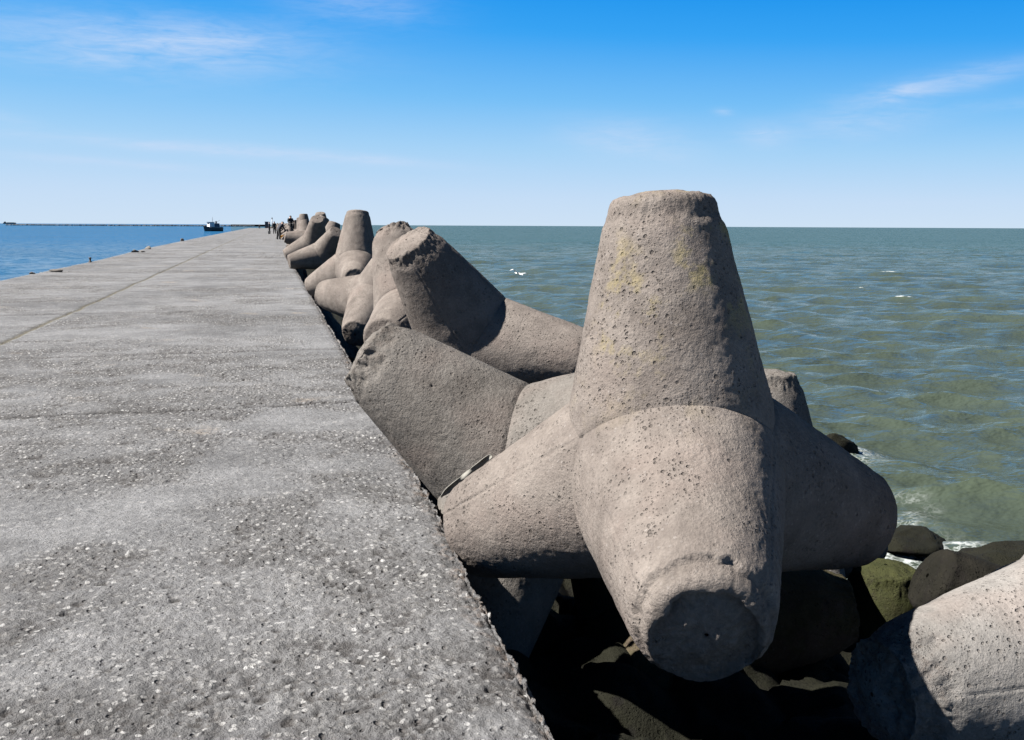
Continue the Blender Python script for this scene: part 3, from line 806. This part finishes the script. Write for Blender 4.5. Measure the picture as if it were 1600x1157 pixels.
o = mesh_obj('mooring_pin', V_, F_, M_iron); o.location = (p.x, p.y, 0); label(o, 'short dark iron pin standing on the left edge of the deck', 'mooring pin')

# pale torn plastic caught between the two nearest blocks
def film():
    n, m_ = 60, 14; a = at(768, 712, 5.06); b_ = at(688, 778, 5.03)
    V = []; F = []
    for i in range(n):
        t = i / (n - 1); base = a.lerp(b_, t)
        for j in range(m_):
            s = j / (m_ - 1)
            q = np.array([[t * 1.0, s * .3, 0.0]])
            wdt = .036 * (.35 + .65 * math.sin(math.pi * min(1, t * 1.05)) ** .6) * (1 + .25 * float(vnoise(q, 8, 5)[0]))
            q3 = base - fw * (-.02 + .02 * float(vnoise(q, 6, 3)[0])) + up * (s - .55) * wdt - rt * (s - .5) * wdt * .5
            V.append(q3)
    for i in range(n - 1):
        for j in range(m_ - 1): F.append((i * m_ + j, i * m_ + j + 1, (i + 1) * m_ + j + 1, (i + 1) * m_ + j))
    o = mesh_obj('plastic_film', V, F, plain('torn_plastic', (.13, .125, .11), .8, 0, .5, 40, .004))
    md = o.modifiers.new('thick', 'SOLIDIFY'); md.thickness = .004
    label(o, 'crumpled pale plastic film caught between the two nearest tetrapods', 'plastic film')
film()

# ------------------------------------------------------------------ people
M_skin = plain('skin', (.40, .24, .17), .6)
M_navy = plain('dark_navy_cloth', (.012, .014, .024), .9, 0, .3, 14)
M_black = plain('black_cloth', (.010, .010, .012), .9, 0, .3, 14)
M_grey = plain('grey_cloth', (.06, .06, .065), .9, 0, .3, 14)
M_hair = plain('dark_hair', (.012, .010, .009), .8)
def skin_body(name, J, E, mats, loc, rz):
    """one continuous figure grown over joints; mats = function(position) -> material index"""
    me = bpy.data.meshes.new(name); names = list(J)
    me.from_pydata([J[k][:3] for k in names], [(names.index(a), names.index(b)) for a, b in E], [])
    o = bpy.data.objects.new(name, me); COL.objects.link(o)
    md = o.modifiers.new('skin', 'SKIN'); md.use_smooth_shade = True
    for i, k in enumerate(names):
        r = J[k][3]; r = tuple(q_ * 1.3 for q_ in r) if isinstance(r, tuple) else r * (1.05 if k in ('head', 'crown', 'hal', 'har') else 1.5); sv = me.skin_vertices[0].data[i]
        sv.radius = r if isinstance(r, tuple) else (r, r); sv.use_root = (k == 'pelvis')
    o.modifiers.new('sub', 'SUBSURF').levels = 2
    dg = bpy.context.evaluated_depsgraph_get(); dg.update()
    m2 = bpy.data.meshes.new_from_object(o.evaluated_get(dg))
    o.modifiers.clear(); o.data = m2; m2.materials.clear()
    for m in mats[0]: m2.materials.append(m)
    for pl in m2.polygons:
        pl.use_smooth = True; pl.material_index = mats[1](pl.center)
    o.location = loc; o.rotation_euler = (0, 0, rz)
    return o
EDG = [('pelvis', 'waist'), ('waist', 'chest'), ('chest', 'neck'), ('neck', 'head'), ('head', 'crown'),
       ('chest', 'shl'), ('shl', 'ell'), ('ell', 'wrl'), ('wrl', 'hal'), ('chest', 'shr'), ('shr', 'elr'), ('elr', 'wrr'), ('wrr', 'har'),
       ('pelvis', 'hil'), ('hil', 'knl'), ('knl', 'anl'), ('anl', 'tol'), ('pelvis', 'hir'), ('hir', 'knr'), ('knr', 'anr'), ('anr', 'tor')]
def standing():
    J = {'pelvis': (0, 0, .98, (.15, .11)), 'waist': (0, 0, 1.14, (.145, .11)), 'chest': (0, 0, 1.38, (.17, .12)), 'neck': (0, 0, 1.55, .06), 'head': (0, .02, 1.66, (.085, .10)), 'crown': (0, .01, 1.76, (.07, .08))}
    for s, k in ((-1, 'l'), (1, 'r')):
        J['sh' + k] = (s * .20, 0, 1.46, .075); J['el' + k] = (s * .27, -.02, 1.18, .055); J['wr' + k] = (s * .27, .06, .93, .038); J['ha' + k] = (s * .27, .08, .84, .04)
        J['hi' + k] = (s * .10, 0, .90, .105); J['kn' + k] = (s * .12, .02, .50, .072); J['an' + k] = (s * .13, -.02, .09, .05); J['to' + k] = (s * .14, .13, .045, .045)
    return J
def limbs_hair(o, J, hairmat, coat=None):
    h = J['crown']; hd = J['head']
    bm = bmesh.new(); bmesh.ops.create_icosphere(bm, subdivisions=3, radius=.112)
    bmesh.ops.delete(bm, geom=[v for v in bm.verts if v.co.z < -.02 and v.co.y > -.04], context='VERTS')
    me = bpy.data.meshes.new('hair'); bm.to_mesh(me); bm.free(); me.materials.append(hairmat)
    c = bpy.data.objects.new('hair', me); COL.objects.link(c); c.parent = o
    c.location = ((h[0] + hd[0]) / 2, (h[1] + hd[1]) / 2 - .012, (h[2] + hd[2]) / 2 + .02)
def cloth_pick(J, top=0, bottom=1, skin=2, shoe=3):
    hd = Vector(J['head'][:3]); hl = Vector(J['hal'][:3]); hr = Vector(J['har'][:3]); wz = J['pelvis'][2]
    def f(c):
        if (c - hd).length < .17 and c.z > J['neck'][2] - .02 - (0 if J['neck'][2] > 1.3 else .1): return skin
        if (c - hl).length < .08 or (c - hr).length < .08: return skin
        if c.z < .10: return shoe
        return bottom if c.z < wz + .02 else top
    return f
def person(loc, rz, J, top, bottom, text, group='people out on the pier'):
    o = skin_body('person', J, EDG, ((top, bottom, M_skin, M_black), cloth_pick(J)), loc, rz)
    limbs_hair(o, J, M_hair)
    return label(o, text, 'person', group)
# leaning over, facing the blocks
J = standing()
J.update({'waist': (0, .08, 1.13, (.15, .12)), 'chest': (0, .24, 1.33, (.18, .13)), 'neck': (0, .38, 1.46, .065), 'head': (0, .47, 1.53, (.09, .10)), 'crown': (0, .53, 1.61, (.075, .08)),
          'shl': (-.20, .27, 1.40, .08), 'shr': (.20, .27, 1.40, .08), 'ell': (-.25, .40, 1.12, .06), 'elr': (.25, .40, 1.12, .06),
          'wrl': (-.16, .55, .96, .04), 'wrr': (.16, .55, .96, .04), 'hal': (-.13, .60, .90, .042), 'har': (.13, .60, .90, .042),
          'hil': (-.12, 0, .90, .11), 'knl': (-.20, .04, .50, .08), 'anl': (-.26, -.02, .09, .055), 'tol': (-.27, .11, .045, .05), 'knr': (.20, .02, .50, .08), 'hir': (.12, 0, .90, .11), 'anr': (.25, -.06, .09, .055), 'tor': (.27, .08, .045, .05)})
J = {k: (*(np.array(v[:3]) * 1.06).tolist(), v[3]) for k, v in J.items()}
p = on_deck(435.5, 374.8)
PA = person((p.x, p.y, 0), rad(-60), J, M_navy, M_black, 'person in dark clothes leaning forward beside a yellow bucket')
J = standing(); J['hal'] = (-.20, .20, 1.0, .04); J['wrl'] = (-.22, .12, 1.02, .04)
p = on_deck(429, 365.6)
person((p.x, p.y, 0), rad(10), {k: (*(np.array(v[:3]) * 1.1).tolist(), v[3]) for k, v in J.items()}, M_black, M_black, 'person in black standing with back turned, right one of the middle pair')
J = standing(); J['har'] = (.16, .26, .98, .04); J['wrr'] = (.18, .18, 1.0, .04)
p = on_deck(421.2, 364.4)
person((p.x, p.y, 0), rad(70), {k: (*(np.array(v[:3]) * 1.08).tolist(), v[3]) for k, v in J.items()}, M_navy, M_black, 'person in dark clothes standing over a grey bucket, left one of the middle pair')
# crouching figure far off
def crouching():
    J = standing()
    J.update({'pelvis': (0, 0, .40, (.16, .13)), 'waist': (0, .06, .56, (.15, .12)), 'chest': (0, .17, .78, (.18, .13)), 'neck': (0, .27, .93, .065), 'head': (0, .32, 1.02, (.09, .10)), 'crown': (0, .34, 1.12, (.075, .08)),
              'shl': (-.20, .2, .84, .08), 'shr': (.20, .2, .84, .08), 'ell': (-.26, .40, .62, .06), 'elr': (.26, .40, .62, .06), 'wrl': (-.14, .56, .58, .04), 'wrr': (.14, .56, .58, .04), 'hal': (-.10, .62, .56, .042), 'har': (.10, .62, .56, .042),
              'hil': (-.12, .04, .38, .11), 'hir': (.12, .04, .38, .11), 'knl': (-.20, .42, .50, .08), 'knr': (.20, .42, .50, .08), 'anl': (-.18, .22, .09, .055), 'anr': (.18, .22, .09, .055), 'tol': (-.19, .36, .045, .05), 'tor': (.19, .36, .045, .05)})
    return J
p = on_deck(404, 357.6); 
person((p.x, p.y, 0), rad(-90), {k: (*(np.array(v[:3]) * 1.35).tolist(), (v[3] if not isinstance(v[3], tuple) else v[3])) for k, v in crouching().items()}, M_navy, M_black, 'person in dark clothes crouching far off, leftmost of those on the pier')
# sitting on a block
J = crouching(); J.update({'pelvis': (0, 0, .12, (.16, .13)), 'waist': (0, .02, .28, (.15, .12)), 'chest': (0, .06, .52, (.18, .13)), 'neck': (0, .10, .70, .065), 'head': (0, .12, .80, (.09, .10)), 'crown': (0, .12, .90, (.075, .08)),
              'shl': (-.21, .06, .62, .08), 'shr': (.21, .06, .62, .08), 'ell': (-.27, .12, .36, .06), 'elr': (.27, .12, .36, .06), 'wrl': (-.14, .34, .30, .04), 'wrr': (.14, .34, .30, .04), 'hal': (-.10, .40, .28, .042), 'har': (.10, .40, .28, .042),
              'hil': (-.12, .06, .12, .11), 'hir': (.12, .06, .12, .11), 'knl': (-.16, .45, .14, .08), 'knr': (.16, .45, .14, .08), 'anl': (-.16, .50, -.28, .055), 'anr': (.16, .50, -.28, .055), 'tol': (-.17, .63, -.32, .05), 'tor': (.17, .63, -.32, .05)})
def sit_pick(c): 
    if (c - Vector((0, .12, .85))).length < .18 and c.z > .68: return 2
    return 0 if c.z > .16 else 1
p = at(457.5, 352.5, 100)
seat_me = me_n
tetra(me_n, M_far, (p.x - .25, p.y, p.z - 1.17), [(1, 0, 0), (0, 1, 0), (0, 0, 1)], 'distant upright tetrapod on whose top a person in black sits', 'distant tetrapods at the far end of the row')
o = skin_body('person', J, EDG, ((M_black, M_black, M_skin, M_black), sit_pick), (p.x - .25, p.y - .02, p.z), rad(200)); limbs_hair(o, J, M_hair)
label(o, 'person in black sitting on top of a distant upright tetrapod', 'person', 'people out on the pier')

def bucket(loc, mat, text, sc=1.0):
    V_, F_ = lathe([(.115 * sc, 0), (.15 * sc, .30 * sc), (.158 * sc, .30 * sc), (.158 * sc, .315 * sc), (.14 * sc, .315 * sc), (.108 * sc, .02 * sc)], 24)
    o = mesh_obj('bucket', V_, F_[:-1], mat); o.location = loc
    label(o, text, 'bucket', 'buckets on the deck')
    pts = [(math.cos(a) * .15 * sc, .03 * sc * math.sin(a), (.30 + .13 * math.sin(a)) * sc) for a in np.linspace(0, math.pi, 15)]
    V2 = []; F2 = []
    for i, q in enumerate(pts):
        t = Vector(pts[min(i + 1, 14)]) - Vector(pts[max(i - 1, 0)]); t.normalize(); n1_ = t.cross(Vector((0, 1, 0))).normalized(); n2_ = t.cross(n1_)
        for j in range(6): V2.append(Vector(q) + (n1_ * math.cos(j * math.pi / 3) + n2_ * math.sin(j * math.pi / 3)) * .006 * sc)
    for i in range(14):
        for j in range(6): F2.append((i * 6 + j, i * 6 + (j + 1) % 6, (i + 1) * 6 + (j + 1) % 6, (i + 1) * 6 + j))
    mesh_obj('handle', V2, F2, M_iron, o)
p = on_deck(441.3, 374.6); bucket((p.x - .02, p.y, 0), plain('yellow_plastic', (.62, .30, .02), .5), 'yellow bucket standing at the feet of the leaning person', 1.35)
p = on_deck(420.8, 366); bucket((p.x, p.y, 0), plain('grey_plastic', (.22, .22, .22), .5), 'grey bucket on the deck in front of the middle pair', 1.5)

def tube(name, a, b, r0, r1, mat, parent=None, n=8):
    a, b = Vector(a), Vector(b); t = (b - a).normalized(); x = t.orthogonal().normalized(); y_ = t.cross(x)
    V = [a + (x * math.cos(2 * math.pi * j / n) + y_ * math.sin(2 * math.pi * j / n)) * r0 for j in range(n)] + [b + (x * math.cos(2 * math.pi * j / n) + y_ * math.sin(2 * math.pi * j / n)) * r1 for j in range(n)]
    F = [(j, (j + 1) % n, n + (j + 1) % n, n + j) for j in range(n)] + [tuple(range(n))[::-1], tuple(range(n, 2 * n))]
    return mesh_obj(name, V, F, mat, parent)
# navigation pole at the head of the pier
base = at(425.4, 357, 415)
po = bpy.data.objects.new('beacon_pole', None); COL.objects.link(po); po.location = (base.x, base.y, 0)
label(po, 'thin pale pole rising above the people at the far end of the pier', 'beacon pole')
M_pole = plain('faded_paint', (.30, .30, .33), .6)
tube('pole', (0, 0, 0), (0, 0, 3.8), .20, .16, M_pole, po, 12)
V_, F_ = lathe([(.30, 3.8), (.30, 3.92), (.20, 3.94), (.20, 4.25), (.26, 4.28), (.04, 4.42)], 14); mesh_obj('lantern', V_, F_, M_iron, po)
V_, F_ = lathe([(1.1, 0), (1.1, .5), (.9, .6), (.5, .62)], 18); mesh_obj('foot', V_, F_, M_far, po)

# ------------------------------------------------------------------ boats
M_hull = plain('black_hull_paint', (.010, .012, .018), .4, 0, .3, 1.5)
M_white = plain('white_boat_paint', (.55, .56, .58), .45, 0, .15, 2)
M_blue = plain('dark_blue_boat_paint', (.02, .045, .085), .5, 0, .2, 2)
M_glass = plain('dark_window_glass', (.01, .012, .02), .1)
M_tyre = plain('tyre_rubber', (.012, .012, .012), .9)
def box(name, x0, x1, y0, y1, z0, z1, mat, parent=None, bev=.04, taper=0.0):
    t = taper
    V = [(x0, y0, z0), (x1, y0, z0), (x1, y1, z0), (x0, y1, z0), (x0 + t, y0 + t, z1), (x1 - t, y0 + t, z1), (x1 - t, y1 - t, z1), (x0 + t, y1 - t, z1)]
    bm = bmesh.new(); vs = [bm.verts.new(v) for v in V]
    for f in ((3, 2, 1, 0), (4, 5, 6, 7), (0, 1, 5, 4), (1, 2, 6, 5), (2, 3, 7, 6), (3, 0, 4, 7)): bm.faces.new([vs[i] for i in f])
    if bev: bmesh.ops.bevel(bm, geom=bm.edges[:], offset=bev, segments=2, affect='EDGES')
    me = bpy.data.meshes.new(name); bm.to_mesh(me); bm.free(); me.materials.append(mat)
    o = bpy.data.objects.new(name, me); COL.objects.link(o); o.parent = parent
    return o
k_ = bpy.data.objects.new('kiosk', None); COL.objects.link(k_)
label(k_, 'tiny dark equipment cabin at the far end of the pier beside the pole', 'cabin')
w_ = box('wall', -.7, .7, -.9, .9, 0, 2.5, M_blue, k_); box('roof', -.85, .85, -1.05, 1.05, 2.5, 2.68, M_hull, k_)
d_ = box('door', -.4, .4, -.94, -.88, .1, 2.0, M_grey, k_, .01)
q_ = at(416.8, 357, 412); k_.location = (q_.x, q_.y, 0)
def hull(name, L, B, D, sheer, mat, parent, draft=.6):
    n = 24; prof = [(0, -draft), (.55, -draft * .8), (.85, -.1), (.96, .25 * D), (1.0, .7 * D), (1.02, D)]
    V = []; F = []; m_ = len(prof)
    for i in range(n + 1):
        s = i / n; x = (s - .5) * L
        w = B / 2 * (1 - max(0, (s - .62) / .38) ** 2.2) * (1 - .18 * max(0, (.18 - s) / .18))
        w = max(w, .03); sh = sheer * max(0, (s - .35) / .65) ** 2 + sheer * .25 * max(0, (.3 - s) / .3) ** 2
        rake = .5 * max(0, (s - .8) / .2)
        row = []
        for sgn in (-1, 1):
            for (q, z) in prof: row.append((x + rake * max(0, z) / D * 1.2, sgn * w * q, z + sh * max(0, z / D)))
        V += row
    k = 2 * m_
    for i in range(n):
        for j in range(m_ - 1):
            a, b = i * k + j, (i + 1) * k + j
            F.append((a, a + 1, b + 1, b)); F.append((a + m_ + 1, a + m_, b + m_, b + m_ + 1))
        F.append((i * k + m_ - 1, i * k + 2 * m_ - 1, (i + 1) * k + 2 * m_ - 1, (i + 1) * k + m_ - 1))       # deck
    F.append(tuple(range(m_)) + tuple(range(2 * m_ - 1, m_, -1)))
    return mesh_obj(name, V, F, mat, parent, smooth=False)
def fishing_boat():
    c = at(333, 361.2, 440)
    r_ = bpy.data.objects.new('fishing_boat', None); COL.objects.link(r_)
    label(r_, 'small boat with black hull and white wheelhouse left of the pier', 'boat')
    h_ = hull('hull', 9.5, 4.2, 2.0, .6, M_hull, r_)
    for i in range(5):
        V_, F_ = lathe([(.20, -.1), (.36, -.12), (.42, 0), (.36, .12), (.20, .1)], 16)
        t_ = mesh_obj('fender', V_, F_, M_tyre, h_); t_.rotation_euler = (rad(90), 0, 0); t_.location = (-3.4 + i * 1.4, -2.12, 1.15)
    box('bulwark', -4.3, 2.9, -1.95, 1.95, 2.0, 2.22, M_white, r_)
    w = box('wheelhouse', -.2, 2.6, -1.35, 1.35, 2.1, 4.5, M_white, r_, taper=.12)
    for y0 in (-.95, -.3, .35): box('window', 2.40, 2.56, y0, y0 + .55, 3.4, 4.1, M_glass, w, .02)
    for x0 in (.2, 1.1): box('window', x0, x0 + .65, -1.40, -1.26, 3.4, 4.05, M_glass, w, .02)
    box('roof', -.5, 2.9, -1.55, 1.55, 4.5, 4.66, M_blue, r_)
    box('engine_casing', -3.2, -.3, -1.1, 1.1, 2.1, 4.0, M_blue, r_, taper=.1)
    V_, F_ = lathe([(.35, 4.0), (.32, 5.0), (.40, 5.02), (.40, 5.1), (.2, 5.12)], 16); f_ = mesh_obj('funnel', V_, F_, M_hull, r_); f_.location = (-1.8, 0, 0)
    m = tube('mast', (.2, 0, 4.6), (.1, 0, 7.3), .09, .05, M_grey, r_)
    tube('crosstree', (.15, -.8, 6.1), (.15, .8, 6.1), .035, .035, M_grey, m)
    tube('derrick', (-1.2, 0, 3.9), (-3.9, 0, 5.6), .07, .05, M_grey, r_)
    r_.location = (c.x, c.y, SEA); r_.rotation_euler = (0, 0, rad(213)); r_.scale = (.88, .88, .88)
fishing_boat()
def ship():
    c = at(15, 350.2, 5200)
    r_ = bpy.data.objects.new('cargo_ship', None); COL.objects.link(r_)
    label(r_, 'low grey ship on the horizon at the far left', 'ship')
    hull('hull', 60, 12, 5.5, 1.2, M_grey, r_, 2)
    box('deckhouse', -26, -17, -5, 5, 5.5, 11, M_grey, r_, .2); box('hatch', -14, 22, -4.5, 4.5, 5.5, 7.5, M_grey, r_, .2)
    tube('mast', (-21, 0, 11), (-21, 0, 15), .5, .3, M_grey, r_)
    r_.location = (c.x, c.y, SEA); r_.rotation_euler = (0, 0, rad(8))
ship()
# long low breakwater across the harbour
def breakwater():
    a = at(10, 350.5, 1500); b_ = at(400, 351.3, 1500); a.z = b_.z = SEA
    rng = np.random.default_rng(8); V = []; F = []
    ico = rock_mesh('r', 1, 2, (1, 1, 1), 1); iv = np.array([v.co[:] for v in ico.vertices]); ifc = [tuple(p_.vertices) for p_ in ico.polygons]
    n = 420
    for i in range(n):
        t = (i + rng.uniform(-.4, .4)) / n
        if rng.random() < .10 and t > .02: continue
        s = rng.uniform(1.0, 1.9); p_ = np.array(a.lerp(b_, min(1, max(0, t)))) + np.array([0, rng.uniform(-4, 4), rng.uniform(0, .9)])
        k = len(V); V += (iv * np.array([s * 1.3, s * 1.5, s * 1.15]) + p_).tolist(); F += [tuple(k + q for q in f) for f in ifc]
    o = mesh_obj('breakwater', V, F, plain('far_rock', (.035, .04, .05), .95)); o['kind'] = 'structure'
breakwater()
# the lone gull over the left water
def gull(px, py, d, span, rz, text):
    c = at(px, py, d)
    J = [(-.5, -.06, .02, .006), (-.30, .02, .09, .022), (-.07, .0, .02, .035), (0, 0, 0, .055), (.07, 0, .02, .035), (.30, .02, .09, .022), (.5, -.06, .02, .006), (0, .20, .01, .035), (0, -.22, 0, .02)]
    me = bpy.data.meshes.new('gull'); me.from_pydata([tuple(x * span for x in j[:3]) for j in J], [(0, 1), (1, 2), (2, 3), (3, 4), (4, 5), (5, 6), (3, 7), (3, 8)], [])
    o = bpy.data.objects.new('gull', me); COL.objects.link(o); o.modifiers.new('s', 'SKIN')
    for i, j in enumerate(J): me.skin_vertices[0].data[i].radius = (j[3] * span * 1.2, j[3] * span * .6); me.skin_vertices[0].data[i].use_root = i == 3
    o.modifiers.new('u', 'SUBSURF').levels = 1
    me.materials.append(plain('white_feathers', (.75, .75, .74), .8)); o.location = c; o.rotation_euler = (rad(8), rad(14), rz)
    label(o, text, 'gull', 'gulls')
gull(811, 428.5, 40, 1.2, rad(30), 'white gull gliding low over the open sea')
